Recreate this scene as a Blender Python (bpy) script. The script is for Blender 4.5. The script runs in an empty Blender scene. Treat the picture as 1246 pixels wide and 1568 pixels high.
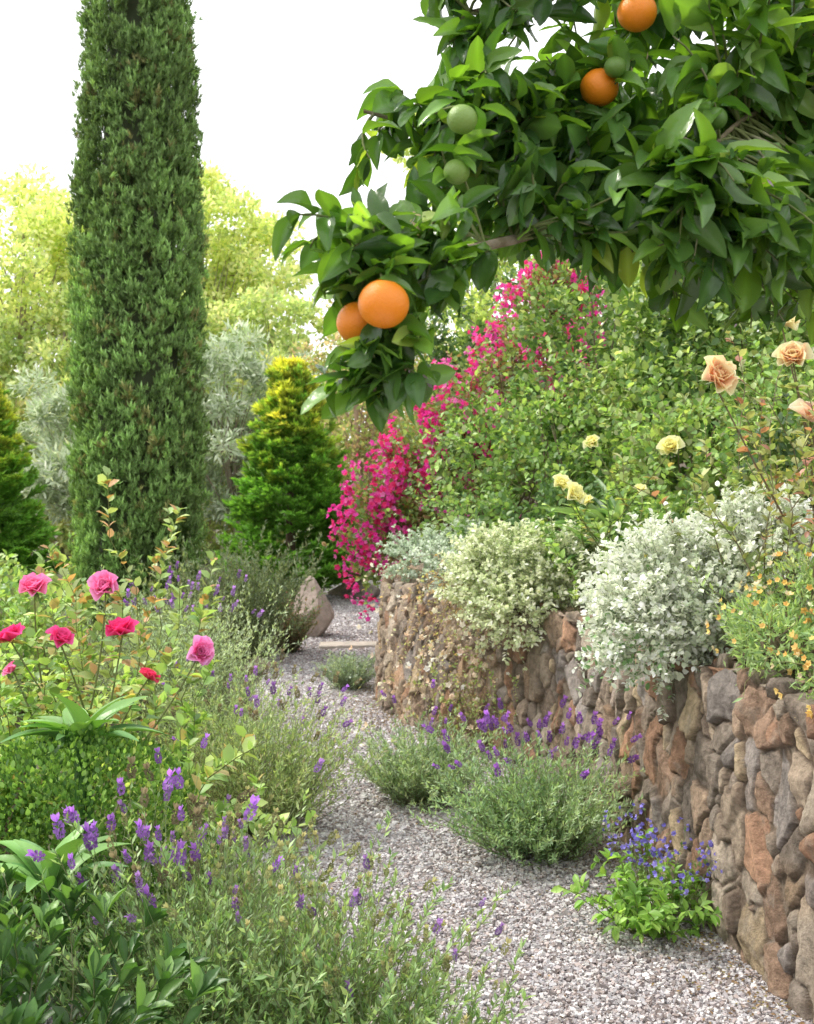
import bpy, math, numpy as np
rng=np.random.default_rng(11)
A=np.array
def nrm(v): return v/np.maximum(np.linalg.norm(v,axis=-1,keepdims=True),1e-9)
_nf=rng.normal(size=(9,3)); _ph=rng.uniform(0,6.28,9)
def noise(p,s=1.0):
    q=(p@_nf.T)*s+_ph
    return np.sin(q+1.3*np.sin(q[:,::-1]*.7)).mean(1)*1.9
def frames(f,hint):
    f=nrm(f); side=nrm(np.cross(f,hint)); n=np.cross(side,f)
    return np.stack([side,f,n],axis=2)
scene=bpy.context.scene
class Obj:
    def __init__(s,name,mats):
        s.name=name;s.mats=mats;s.V=[];s.C=[];s.L=[];s.S=[];s.M=[];s.SM=[];s.n=0
    def add(s,V,F,col,mi=0,smooth=True):
        V=np.asarray(V,float);F=np.asarray(F,int);col=np.asarray(col,float)
        if col.ndim==1: col=np.tile(col,(len(V),1))
        s.V.append(V);s.C.append(col);s.L.append((F+s.n).ravel());s.S.append(np.full(len(F),F.shape[1]))
        s.M.append(np.full(len(F),mi));s.SM.append(np.full(len(F),smooth));s.n+=len(V)
    def inst(s,T,pos,R,sc,col,mi=0,smooth=True):
        tv,tf=T[0],T[1]; n=len(pos)
        if n==0: return
        sc=np.asarray(sc,float)
        if sc.ndim==0: sc=np.full(n,float(sc))
        if sc.ndim==1: sc=np.repeat(sc[:,None],3,1)
        V=pos[:,None,:]+np.einsum('nij,nkj->nki',R,tv[None]*sc[:,None,:])
        F=tf[None]+(np.arange(n)*len(tv))[:,None,None]
        col=np.asarray(col,float)
        if col.ndim==1: col=np.tile(col,(n,1))
        C=np.repeat(col[:,None,:],len(tv),1)
        if len(T)>2: C=C*T[2][None]
        s.add(V.reshape(-1,3),F.reshape(-1,tf.shape[1]),C.reshape(-1,3),mi,smooth)
    def done(s):
        V=np.concatenate(s.V);C=np.concatenate(s.C);L=np.concatenate(s.L);S=np.concatenate(s.S)
        me=bpy.data.meshes.new(s.name)
        me.vertices.add(len(V));me.vertices.foreach_set('co',V.astype(np.float32).ravel())
        me.loops.add(len(L));me.loops.foreach_set('vertex_index',L.astype(np.int32))
        me.polygons.add(len(S));st=np.concatenate([[0],np.cumsum(S)[:-1]]).astype(np.int32)
        me.polygons.foreach_set('loop_start',st)
        me.polygons.foreach_set('material_index',np.concatenate(s.M).astype(np.int32))
        me.polygons.foreach_set('use_smooth',np.concatenate(s.SM).astype(bool))
        for m in s.mats: me.materials.append(m)
        me.update(calc_edges=True)
        a=me.color_attributes.new(name='Col',type='FLOAT_COLOR',domain='POINT')
        cc=np.ones((len(V),4),np.float32);cc[:,:3]=np.clip(C,0,.92);a.data.foreach_set('color',cc.ravel())
        ob=bpy.data.objects.new(s.name,me);scene.collection.objects.link(ob);return ob

# ---------------- materials
def newmat(name):
    m=bpy.data.materials.new(name);m.use_nodes=True;nt=m.node_tree
    for n in list(nt.nodes): nt.nodes.remove(n)
    return m,nt,nt.nodes.new('ShaderNodeOutputMaterial')
def leafmat(name,rough=.5,trans=.3,tint=(1.5,1.5,.7),spec=.4,bump=0):
    m,nt,out=newmat(name);N=nt.nodes;K=nt.links
    at=N.new('ShaderNodeAttribute');at.attribute_name='Col'
    p=N.new('ShaderNodeBsdfPrincipled');p.inputs['Roughness'].default_value=rough
    p.inputs['Specular IOR Level'].default_value=spec
    t=N.new('ShaderNodeBsdfTranslucent');mx=N.new('ShaderNodeMixShader');mx.inputs[0].default_value=trans
    mu=N.new('ShaderNodeMix');mu.data_type='RGBA';mu.blend_type='MULTIPLY';mu.inputs[0].default_value=1
    mu.inputs[7].default_value=(*tint,1)
    K.new(at.outputs['Color'],mu.inputs[6]);K.new(mu.outputs[2],t.inputs['Color'])
    K.new(at.outputs['Color'],p.inputs['Base Color'])
    if trans>0:
        K.new(p.outputs[0],mx.inputs[1]);K.new(t.outputs[0],mx.inputs[2]);K.new(mx.outputs[0],out.inputs[0])
    else: K.new(p.outputs[0],out.inputs[0])
    if bump:
        tc=N.new('ShaderNodeTexCoord');nz=N.new('ShaderNodeTexNoise');nz.inputs['Scale'].default_value=bump
        bp=N.new('ShaderNodeBump');bp.inputs['Strength'].default_value=.35;bp.inputs['Distance'].default_value=.004
        K.new(tc.outputs['Object'],nz.inputs['Vector']);K.new(nz.outputs['Fac'],bp.inputs['Height']);K.new(bp.outputs[0],p.inputs['Normal'])
    return m
def rockmat(name,scale=25,rough=.85,bump=.6,dist=.01,var=.5,lich=.55):
    m,nt,out=newmat(name);N=nt.nodes;K=nt.links
    at=N.new('ShaderNodeAttribute');at.attribute_name='Col';tc=N.new('ShaderNodeTexCoord')
    p=N.new('ShaderNodeBsdfPrincipled');p.inputs['Roughness'].default_value=rough;p.inputs['Specular IOR Level'].default_value=.15
    n1=N.new('ShaderNodeTexNoise');n1.inputs['Scale'].default_value=scale;n1.inputs['Detail'].default_value=9;n1.inputs['Roughness'].default_value=.72
    n2=N.new('ShaderNodeTexNoise');n2.inputs['Scale'].default_value=scale*.3;n2.inputs['Detail'].default_value=5
    cr=N.new('ShaderNodeValToRGB');cr.color_ramp.elements[0].position=.3;cr.color_ramp.elements[0].color=(1-var,1-var,1-var*1.05,1)
    cr.color_ramp.elements[1].position=.72;cr.color_ramp.elements[1].color=(1+var*.7,1+var*.65,1+var*.6,1)
    mu=N.new('ShaderNodeMix');mu.data_type='RGBA';mu.blend_type='MULTIPLY';mu.inputs[0].default_value=1
    cr2=N.new('ShaderNodeValToRGB');cr2.color_ramp.elements[0].position=.55;cr2.color_ramp.elements[0].color=(0,0,0,1)
    cr2.color_ramp.elements[1].position=.7;cr2.color_ramp.elements[1].color=(lich,lich,lich,1)
    mx=N.new('ShaderNodeMix');mx.data_type='RGBA';mx.inputs[7].default_value=(.42,.36,.30,1)
    for n in (n1,n2): K.new(tc.outputs['Object'],n.inputs['Vector'])
    K.new(n1.outputs['Fac'],cr.inputs[0]);K.new(at.outputs['Color'],mu.inputs[6]);K.new(cr.outputs[0],mu.inputs[7])
    K.new(n2.outputs['Fac'],cr2.inputs[0]);K.new(cr2.outputs[0],mx.inputs[0]);K.new(mu.outputs[2],mx.inputs[6]);K.new(mx.outputs[2],p.inputs['Base Color'])
    b=N.new('ShaderNodeBump');b.inputs['Strength'].default_value=bump;b.inputs['Distance'].default_value=dist
    K.new(n1.outputs['Fac'],b.inputs['Height']);K.new(b.outputs[0],p.inputs['Normal']);K.new(p.outputs[0],out.inputs[0]);return m
def gravelmat():
    m,nt,out=newmat('gravel');N=nt.nodes;K=nt.links
    tc=N.new('ShaderNodeTexCoord');v=N.new('ShaderNodeTexVoronoi');v.inputs['Scale'].default_value=85
    cr=N.new('ShaderNodeValToRGB');e=cr.color_ramp.elements;e[0].color=(.2,.17,.17,1);e[1].color=(.66,.64,.65,1)
    a=e.new(.25);a.color=(.34,.3,.3,1);a=e.new(.6);a.color=(.48,.45,.46,1)
    sp=N.new('ShaderNodeSeparateColor');p=N.new('ShaderNodeBsdfPrincipled');p.inputs['Roughness'].default_value=.85
    b=N.new('ShaderNodeBump');b.invert=True;b.inputs['Strength'].default_value=.8;b.inputs['Distance'].default_value=.005
    K.new(tc.outputs['Object'],v.inputs['Vector']);K.new(v.outputs['Color'],sp.inputs[0]);K.new(sp.outputs[0],cr.inputs[0])
    K.new(cr.outputs[0],p.inputs['Base Color']);K.new(v.outputs['Distance'],b.inputs['Height']);K.new(b.outputs[0],p.inputs['Normal']);K.new(p.outputs[0],out.inputs[0]);return m
def soilmat(name,c1,c2,scale):
    m,nt,out=newmat(name);N=nt.nodes;K=nt.links
    tc=N.new('ShaderNodeTexCoord');n=N.new('ShaderNodeTexNoise');n.inputs['Scale'].default_value=scale;n.inputs['Detail'].default_value=10
    cr=N.new('ShaderNodeValToRGB');cr.color_ramp.elements[0].position=.35;cr.color_ramp.elements[0].color=(*c1,1);cr.color_ramp.elements[1].position=.68;cr.color_ramp.elements[1].color=(*c2,1)
    p=N.new('ShaderNodeBsdfPrincipled');p.inputs['Roughness'].default_value=.95
    b=N.new('ShaderNodeBump');b.inputs['Strength'].default_value=.8;b.inputs['Distance'].default_value=.03
    K.new(tc.outputs['Object'],n.inputs['Vector']);K.new(n.outputs['Fac'],cr.inputs[0]);K.new(cr.outputs[0],p.inputs['Base Color'])
    K.new(n.outputs['Fac'],b.inputs['Height']);K.new(b.outputs[0],p.inputs['Normal']);K.new(p.outputs[0],out.inputs[0]);return m
LEAF=leafmat('leaf_matte',.45,.36,(1.5,1.5,.7))
PALE=leafmat('leaf_variegated',.55,.3,(1.05,1.08,.9),.3)
GLOSS=leafmat('leaf_glossy',.24,.34,(1.9,2.0,.4),.5,60)
DGLOSS=leafmat('leaf_dark_glossy',.38,.2,(1.5,1.7,.5),.3,60)
BACK=leafmat('leaf_haze_glow',.6,.5,(1.45,1.4,.9),.2)  # background leaves; whitened tint paints in some of the distant glow
CON=leafmat('conifer_foliage',.65,.25)
PETAL=leafmat('petal',.6,.4,(1.1,1.05,1.05),.15)
BARK=rockmat('bark',60,.85,.5,.004,.35)
FRUIT=leafmat('fruit_skin',.38,0,(1,1,1),.45,450)

# ---------------- templates
def mk_leaf(nx=4,ny=6,w=.4,droop=.15,fold=.12,tip=.04,wave=0,pk=.45):
    V=[];F=[]
    for j in range(ny+1):
        t=j/ny
        ww=w*.5*(math.sin(math.pi*t**(math.log(.5)/math.log(pk)))**.8 if 0<t<1 else 0)+tip*w*.5
        for i in range(nx+1):
            u=i/nx*2-1
            V.append((u*ww,t-.5*droop*t*t*.6,abs(u)*fold*ww*2-droop*t*t+wave*math.sin(t*14+u*2)*abs(u)))
    for j in range(ny):
        for i in range(nx):
            a=j*(nx+1)+i;F.append((a,a+1,a+nx+2,a+nx+1))
    return A(V),A(F)
def veined(T,nx,k=1.28):
    c=np.ones((len(T[0]),3));i=np.arange(len(T[0]))%(nx+1);c[i==nx//2]=A([k,k,k*.95]);c[(i==0)|(i==nx)]*=.93;return T[0],T[1],c
DIA=(A([(0,0,0),(.28,.45,.09),(0,1,-.05),(-.28,.45,.09)]),A([(0,1,2),(0,2,3)]))
OVAL=(A([(0,0,0),(.3,.3,.08),(.3,.65,.06),(0,1,-.1),(-.3,.65,.06),(-.3,.3,.08),(0,.5,0)]),A([(0,1,6),(1,2,6),(2,3,6),(3,4,6),(4,5,6),(5,0,6)]))
NEED=(A([(0,0,0),(.07,.4,.03),(0,1,0),(-.07,.4,.03)]),A([(0,1,2),(0,2,3)]))
NARR=(A([(0,0,0),(.13,.4,.03),(0,1,-.05),(-.13,.4,.03)]),A([(0,1,2),(0,2,3)]))
CITS=[veined(mk_leaf(4,8,.44,.22,.22,.05,.018),4),veined(mk_leaf(4,8,.38,.45,.35,.05,.026),4),veined(mk_leaf(4,8,.48,.05,.12,.05,.016,.5),4),veined(mk_leaf(4,8,.4,.35,.5,.05,.014),4)]
STRAP=mk_leaf(4,9,.16,.55,.5,.1,0,.4)
MID=mk_leaf(2,3,.46,.2,.25,.05)
MIDN=veined(mk_leaf(2,4,.32,.12,.3,.05,0,.6),2,1.2)
def combine(parts,cols=None):
    V=[];F=[];C=[];n=0
    for i,(v,f) in enumerate(parts):
        V.append(v);F.append(f+n);n+=len(v);c=A(cols[i] if cols else (1,1,1),float)
        C.append(c if c.ndim==2 else np.tile(c,(len(v),1)))
    return np.concatenate(V),np.concatenate(F),np.concatenate(C)
def plume(n,spread,T,l0,l1,flat=1.0):
    ps=[];cs=[]
    for i in range(n):
        t=rng.uniform(0,1);d=A([rng.normal()*spread,1,rng.normal()*spread*flat])
        R=frames(A([d]),rng.normal(size=(1,3)))[0];L=rng.uniform(l0,l1)
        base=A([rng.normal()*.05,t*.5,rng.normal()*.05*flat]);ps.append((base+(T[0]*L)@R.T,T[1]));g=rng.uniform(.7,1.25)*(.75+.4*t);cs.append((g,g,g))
    return combine(ps,cs)
FAT=(A([(0,0,0),(.12,.4,.03),(0,1,0),(-.12,.4,.03)]),NEED[1])
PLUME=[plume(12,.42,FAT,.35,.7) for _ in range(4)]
SPRAY=[plume(18,.55,FAT,.35,.65,.35) for _ in range(4)]
def mk_rose():
    ps=[];cs=[]
    g=mk_leaf(4,4,1.0,-.1,.35,.35,.01,.62)
    lay=[(3,.10,.35,.42),(4,.25,.45,.5),(5,.45,.5,.55),(5,.75,.55,.62),(6,1.15,.6,.7)]
    for k,(cnt,tilt,wd,L) in enumerate(lay):
        for i in range(cnt):
            a=i/cnt*6.283+k*.7+rng.normal()*.2;tl=tilt+rng.normal()*.14
            f=A([math.cos(a)*math.sin(tl),math.sin(a)*math.sin(tl),math.cos(tl)])
            n=A([-math.cos(a)*math.cos(tl),-math.sin(a)*math.cos(tl),math.sin(tl)])
            s=np.cross(f,n);R=np.stack([s,f,n],1);t=g[0][:,1:2].copy();v=g[0]*A([L*.95*rng.uniform(.8,1.15),L*rng.uniform(.8,1.1),L])
            v[:,2]+=.75*(v[:,0]**2)-.25*np.clip(v[:,1]-.3,0,1)*(k>1)+rng.normal(size=len(v))*.014
            off=A([math.cos(a),math.sin(a),0])*.04*k;ps.append((v@R.T+off,g[1]));b=.88+.05*k+rng.normal()*.05
            e=np.clip(t-.55,0,.5)*.9+.03*k;cs.append(np.clip(A([[b+.06,b,b]])*(1+e*A([[.3,1.7,1.2]])),0,4))
    return combine(ps,cs)
ROSES=[mk_rose() for _ in range(4)]
def mk_small(np_=5,tilt=.9):
    ps=[]
    for i in range(np_):
        a=i/np_*6.283;f=A([[math.cos(a)*math.sin(tilt),math.sin(a)*math.sin(tilt),math.cos(tilt)]])
        R=frames(f,A([[0,0,1.]]))[0];v=A([(0,0,0),(.38,.5,.1),(.0,1,.05),(-.38,.5,.1)])*.5;ps.append((v@R.T,A([(0,1,2),(0,2,3)])))
    return combine(ps)
SMALL=mk_small()
def mk_lavhead():
    ps=[];cs=[]
    for k in range(5):
        for i in range(5):
            a=i/5*6.283+k*.6;t=k/5;r=.13*math.sin(math.pi*(t*.8+.15))
            b=A([math.cos(a)*r,t*.8,math.sin(a)*r]);f=A([[math.cos(a)*.8,.8,math.sin(a)*.8]])
            R=frames(f,rng.normal(size=(1,3)))[0];ps.append((b+(DIA[0]*A([.45,.24,.3]))@R.T,DIA[1]));g=rng.uniform(.5,1.1);cs.append((g,g,g))
    for i in range(4):
        a=i/4*6.283;f=A([[math.cos(a)*.45,1,math.sin(a)*.45]]);R=frames(f,rng.normal(size=(1,3)))[0]
        ps.append((A([0,.78,0])+(OVAL[0]*A([.42,.5,.4]))@R.T,OVAL[1]));cs.append((1.6,1.5,1.5))
    return combine(ps,cs)
LAVH=mk_lavhead()

# ---------------- generators
def pick(pal,n,pos=None,jit=.3,ns=3.0):
    pal=A(pal,);t=rng.uniform(0,1,n)
    if pos is not None: t=np.clip(t*.6+.4*(noise(pos,ns)*.5+.5),0,.9999)
    i=(t*len(pal)).astype(int).clip(0,len(pal)-1);c=pal[i]*rng.uniform(1-jit,1+jit,(n,1))*1.25
    l=c@A([.3,.6,.1]);return c*.92+.08*l[:,None]
def blob(o,c,r,n,T,size,pal,mi=0,shell=.55,up=.25,lump=.22,gap=-9,rnd=.6,gs=6.,zmin=-9,lf=2.5,hintup=.3):
    c=A(c,);r=A(r,)
    d=nrm(rng.normal(size=(n,3)));rad=shell+(1-shell)*rng.uniform(0,1,n)**.6
    rad=rad*(1+lump*noise(d*lf+c*1.7)+lump*.45*noise(d*lf*3.1+c))
    p=c+d*r*rad[:,None]
    k=(p[:,2]>zmin)
    if gap>-9: k&=noise(p,gs)>gap
    p=p[k];d=d[k];n=len(p)
    f=nrm(d+A([0,0,up])+rng.normal(size=(n,3))*rnd)
    hint=d*.8+A([0,0,hintup])+rng.normal(size=(n,3))*.5
    s=size*rng.uniform(.65,1.3,n)
    o.inst(T,p,frames(f,hint),s,pick(pal,n,p),mi)
    return p,d
def tubes(o,P,rad,col,sides=4,mi=0):
    P=np.asarray(P,float);n,K,_=P.shape;rad=np.broadcast_to(rad,(n,K))
    t=np.gradient(P,axis=1);t=nrm(t);h=rng.normal(size=(n,1,3))+np.zeros((n,K,3));s=nrm(np.cross(t,h));u=np.cross(s,t)
    a=np.arange(sides)/sides*6.2832
    V=P[:,:,None,:]+rad[:,:,None,None]*(s[:,:,None,:]*np.cos(a)[None,None,:,None]+u[:,:,None,:]*np.sin(a)[None,None,:,None])
    base=(np.arange(n)*K*sides)[:,None,None];k=(np.arange(K-1)*sides)[None,:,None];i=np.arange(sides)[None,None,:];j=(i+1)%sides
    F=np.stack([base+k+i,base+k+j,base+k+sides+j,base+k+sides+i],-1).reshape(-1,4)
    o.add(V.reshape(-1,3),F,col,mi)
def curve(pts,K):
    pts=A(pts,);pp=np.vstack([2*pts[0]-pts[1],pts,2*pts[-1]-pts[-2]]);out=[];m=len(pts)-1
    for q in np.linspace(0,m-1e-6,K):
        i=int(q);t=q-i;a,b,c,d=pp[i:i+4];out.append(.5*((2*b)+(-a+c)*t+(2*a-5*b+4*c-d)*t*t+(-a+3*b-3*c+d)*t**3))
    return A(out)
def stems(o,base,dirs,L,g,rad,scol,T,ls,per,pal,mi=0,t0=.2,ang=.8,K=7,smi=0,wob=.06,lup=.2):
    n=len(base);t=np.linspace(0,1,K);L=np.broadcast_to(L,(n,));g=np.broadcast_to(g,(n,))
    w=np.cumsum(rng.normal(size=(n,K,3))*wob/K**.5,axis=1)*L[:,None,None];w[:,0]=0
    P=base[:,None,:]+nrm(dirs)[:,None,:]*L[:,None,None]*t[None,:,None]+w
    P[:,:,2]-=g[:,None]*L[:,None]*t[None]**2
    tubes(o,P,rad*(1-.6*t)[None,:],scol,3,smi)
    if per>0:
        m=n*per;si=np.repeat(np.arange(n),per);tt=rng.uniform(t0,1,m)*(K-1);i=np.minimum(tt.astype(int),K-2);fr=(tt-i)[:,None]
        pos=P[si,i]*(1-fr)+P[si,i+1]*fr;tan=nrm(P[si,i+1]-P[si,i])
        perp=nrm(np.cross(tan,rng.normal(size=(m,3))));f=nrm(tan*(1-ang*.5)+perp*ang+A([0,0,lup]))
        hint=A([0,0,1.])+tan*.3+rng.normal(size=(m,3))*.35
        s=ls*rng.uniform(.6,1.25,m);o.inst(T,pos,frames(f,hint),s,pick(pal,m,pos),mi)
    return P[:,-1],nrm(P[:,-1]-P[:,-2])
def radial(n,cx,cy,z,rb,tilt,jit=.12):
    a=rng.uniform(0,6.283,n);q=rng.uniform(0,1,n)**.6
    base=np.stack([cx+np.cos(a)*rb*q,cy+np.sin(a)*rb*q,np.full(n,z)],1)
    d=np.stack([np.cos(a)*q*tilt,np.sin(a)*q*tilt,np.ones(n)],1)+rng.normal(size=(n,3))*jit
    return base,nrm(d)
def discR(f):
    R=frames(rng.normal(size=f.shape),f);return np.stack([R[:,:,0],np.cross(f,R[:,:,0]),f],2)

# ---------------- wall line and terrain
WL=[(1.9,-2.0),(1.62,.5),(1.45,1.6),(1.32,2.6),(1.2,3.4),(1.08,4.1),(.98,5.0),(.86,5.9),(.5,6.75),(.05,7.5),(-.2,8.3),(-.17,9.1),(.15,9.8),(.8,10.3),(1.8,10.6)]
wc=curve([(x,y,0) for x,y in WL],1500)
seg=np.r_[0,np.cumsum(np.linalg.norm(np.diff(wc,axis=0),axis=1))]
def wallx(y): 
    yy=A([p[1] for p in WL[:12]]);xx=A([p[0] for p in WL[:12]]);return np.interp(y,yy,xx)
SOIL=soilmat('soil',(.045,.032,.022),(.13,.1,.07),9);GR=gravelmat()
GROUNDM=soilmat('garden_soil',(.05,.045,.025),(.11,.1,.06),3)
def sheet(name,V,F,mat,smooth=True):
    o=Obj(name,[mat]);o.add(V,F,(.2,.2,.2),0,smooth);return o.done()
sheet('ground',[(-400,-400,0),(400,-400,0),(400,400,0),(-400,400,0)],[(0,1,2,3)],GROUNDM)
def pathleft(y): return -1.2+.07*np.sin(y*1.7)+.04*np.sin(y*4.1)-.5*np.clip((3.6-y)/2,0,1)
def pathright(y): return np.where(y<9,wallx(y)+.12,np.interp(y,[9,10,13,19],[-.05,.25,.15,.3]))
ys=np.linspace(-1,19,120)
V=np.concatenate([np.stack([pathleft(ys),ys,np.full(120,.004)],1),np.stack([pathright(ys),ys,np.full(120,.004)],1)])
sheet('gravel_path',V,[(i,i+120,i+121,i+1) for i in range(119)],GR)
gx=np.linspace(-.6,16,90);gy=np.linspace(-2,34,150);X,Y=np.meshgrid(gx,gy)
bx=np.where(Y<9,wallx(Y)+.12,np.interp(Y,[9,9.6,11,14,34],[0.0,.2,.0,-.1,-.3]));D=X-bx
lowedge=np.interp(Y,[9,10.5],[.84,0]);ram=np.interp(Y,[9,10.5],[.12,.9])
Z=np.where(D>0,lowedge+ (.86-lowedge)*np.clip(D/ram,0,1)+.28*np.clip(D-.2,0,5),-.05)
Z=Z+np.where(D>0,noise(np.stack([X,Y,X*0],-1).reshape(-1,3),1.5).reshape(X.shape)*.03,0)
XX=np.where(D<0,np.where(D>-.2,bx,X),X)
V=np.stack([XX,Y,Z],-1).reshape(-1,3);W=len(gx)
F=[(j*W+i,j*W+i+1,j*W+W+i+1,j*W+W+i) for j in range(len(gy)-1) for i in range(W-1)]
sheet('garden_bank',V,F,SOIL)

# ---------------- stone wall
def stone_wall():
    o=Obj('stone_retaining_wall',[rockmat('rubble_stone',34,.92,1.0,.026,.5,.5)])
    s=np.concatenate([np.arange(0,3.9,.03),np.arange(3.9,8.5,.006),np.arange(8.5,seg[-1],.009)]);t=np.arange(-.06,1.36,.007)
    S,T=np.meshgrid(s,t,indexing='ij');sh=S.shape;q=np.stack([S.ravel(),T.ravel()],1)
    ss=[]
    cw,ch=.098,.125
    for a in np.arange(-.3,seg[-1]+.3,cw):
        off=rng.uniform(0,ch)
        for b in np.arange(-.3,1.6,ch): ss.append((a+rng.uniform(-.55,.55)*cw,b+off+rng.uniform(-.55,.55)*ch))
    ss=A(ss);ss=ss[rng.uniform(0,1,len(ss))>.15];ns=len(ss)
    p3=np.stack([q[:,0],q[:,1],q[:,0]*0],1)
    qw=q+np.stack([noise(p3,12),noise(p3+5,12)],1)*.009+np.stack([noise(p3+3,34),noise(p3+9,34)],1)*.005
    wgt=rng.uniform(-.05,.03,ns);sx=rng.uniform(.95,1.55,ns);sy=rng.uniform(.5,1.05,ns);tl=rng.uniform(-.5,.5,ns)
    id1=np.zeros(len(q),int);f1=np.zeros(len(q));f2=np.zeros(len(q))
    order=np.argsort(ss[:,0]);so=ss[order];M=len(t)
    for i in range(len(s)):
        lo=np.searchsorted(so[:,0],s[i]-.42);hi=np.searchsorted(so[:,0],s[i]+.42);idx=order[lo:hi];sl=slice(i*M,(i+1)*M)
        dx=qw[sl,0][:,None]-ss[idx,0];dy=qw[sl,1][:,None]-ss[idx,1];ca=np.cos(tl[idx]);sa=np.sin(tl[idx])
        u=np.abs(dx*ca+dy*sa)*sx[idx];v=np.abs(-dx*sa+dy*ca)*sy[idx];d=np.maximum(u,v)*.78+(u+v)*.22+wgt[idx]
        pr=np.argpartition(d,1,axis=1)[:,:2];dd=np.take_along_axis(d,pr,1);sw=dd[:,0]>dd[:,1];pr[sw]=pr[sw][:,::-1]
        dd.sort(axis=1);f1[sl]=dd[:,0];f2[sl]=dd[:,1];id1[sl]=idx[pr[:,0]]
    e=f2-f1+noise(p3+1,60)*.003;prof=np.clip((e-.003)/.013,0,1);prof=1-(1-prof)**1.5
    bulge=rng.uniform(.016,.038,ns);tx=rng.normal(size=ns)*.2;ty=rng.normal(size=ns)*.15
    tx2=rng.normal(size=ns)*.35;ty2=rng.normal(size=ns)*.3;tx3=rng.normal(size=ns)*.4;ty3=rng.normal(size=ns)*.4
    rel=q-ss[id1]
    pl=np.minimum(np.minimum(rel[:,0]*tx[id1]+rel[:,1]*ty[id1],rel[:,0]*tx2[id1]+rel[:,1]*ty2[id1]+.005),rel[:,0]*tx3[id1]+rel[:,1]*ty3[id1]+.008)
    pl=np.clip(pl,-.02,.024)
    rough=noise(p3+id1[:,None]*.37,20)*.004+noise(p3+7+id1[:,None]*.2,48)*.004+noise(p3+2,110)*.0024
    disp=prof*(bulge[id1]+pl)+rough*(.35+.65*prof)
    cx=np.interp(q[:,0],seg,wc[:,0]);cy=np.interp(q[:,0],seg,wc[:,1])
    tx_=np.gradient(wc[:,0],seg);ty_=np.gradient(wc[:,1],seg);gx_=np.interp(q[:,0],seg,tx_);gy_=np.interp(q[:,0],seg,ty_)
    l=np.hypot(gx_,gy_);nx=-gy_/l;ny=gx_/l
    H=.91+.03*np.sin(q[:,0]*2.3)+.02*noise(p3,2)
    topoff=rng.uniform(-.05,.04,ns)[id1]*prof
    tt=q[:,1]*H/.98;r=.03
    back=np.clip(tt-H,0,None);z=np.minimum(tt,H);ang=np.clip((tt-(H-r))/(2*r),0,1)*math.pi/2
    inw=-.07*(z/H)-back
    on=disp*np.cos(ang);oz=(disp+topoff)*np.sin(ang)
    P=np.stack([cx+nx*(inw+on),cy+ny*(inw+on),z+oz-.03*np.sin(ang)],1)
    pal=A([(.35,.28,.22),(.40,.32,.25),(.31,.26,.22),(.42,.31,.23),(.38,.26,.19),(.52,.41,.28),(.34,.30,.28),(.45,.38,.31),(.38,.30,.24),(.29,.24,.20),(.41,.25,.17)])
    cs=pal[rng.integers(0,len(pal),ns)]*rng.uniform(.75,1.15,(ns,1));C=cs[id1]
    C=C*(1+.24*noise(p3,11)+.14*noise(p3+4,33))[:,None]+np.clip(noise(p3+11,6)-.35,0,1)[:,None]*A([.16,.06,-.02])
    mor=A([.17,.13,.10])*(1+.5*np.clip(noise(p3+8,3),-1,1))[:,None];m=np.clip(prof*1.5-.2,0,1)[:,None];C=mor*(1-m)+C*m  # mortar joints, their colour darkened to paint in crevice shade
    n0,n1=sh;a=np.arange(n0-1)[:,None]*n1+np.arange(n1-1)[None]
    F=np.stack([a,a+1,a+n1+1,a+n1],-1).reshape(-1,4)
    o.add(P,F,C,0,True);return o.done()
stone_wall()

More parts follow.
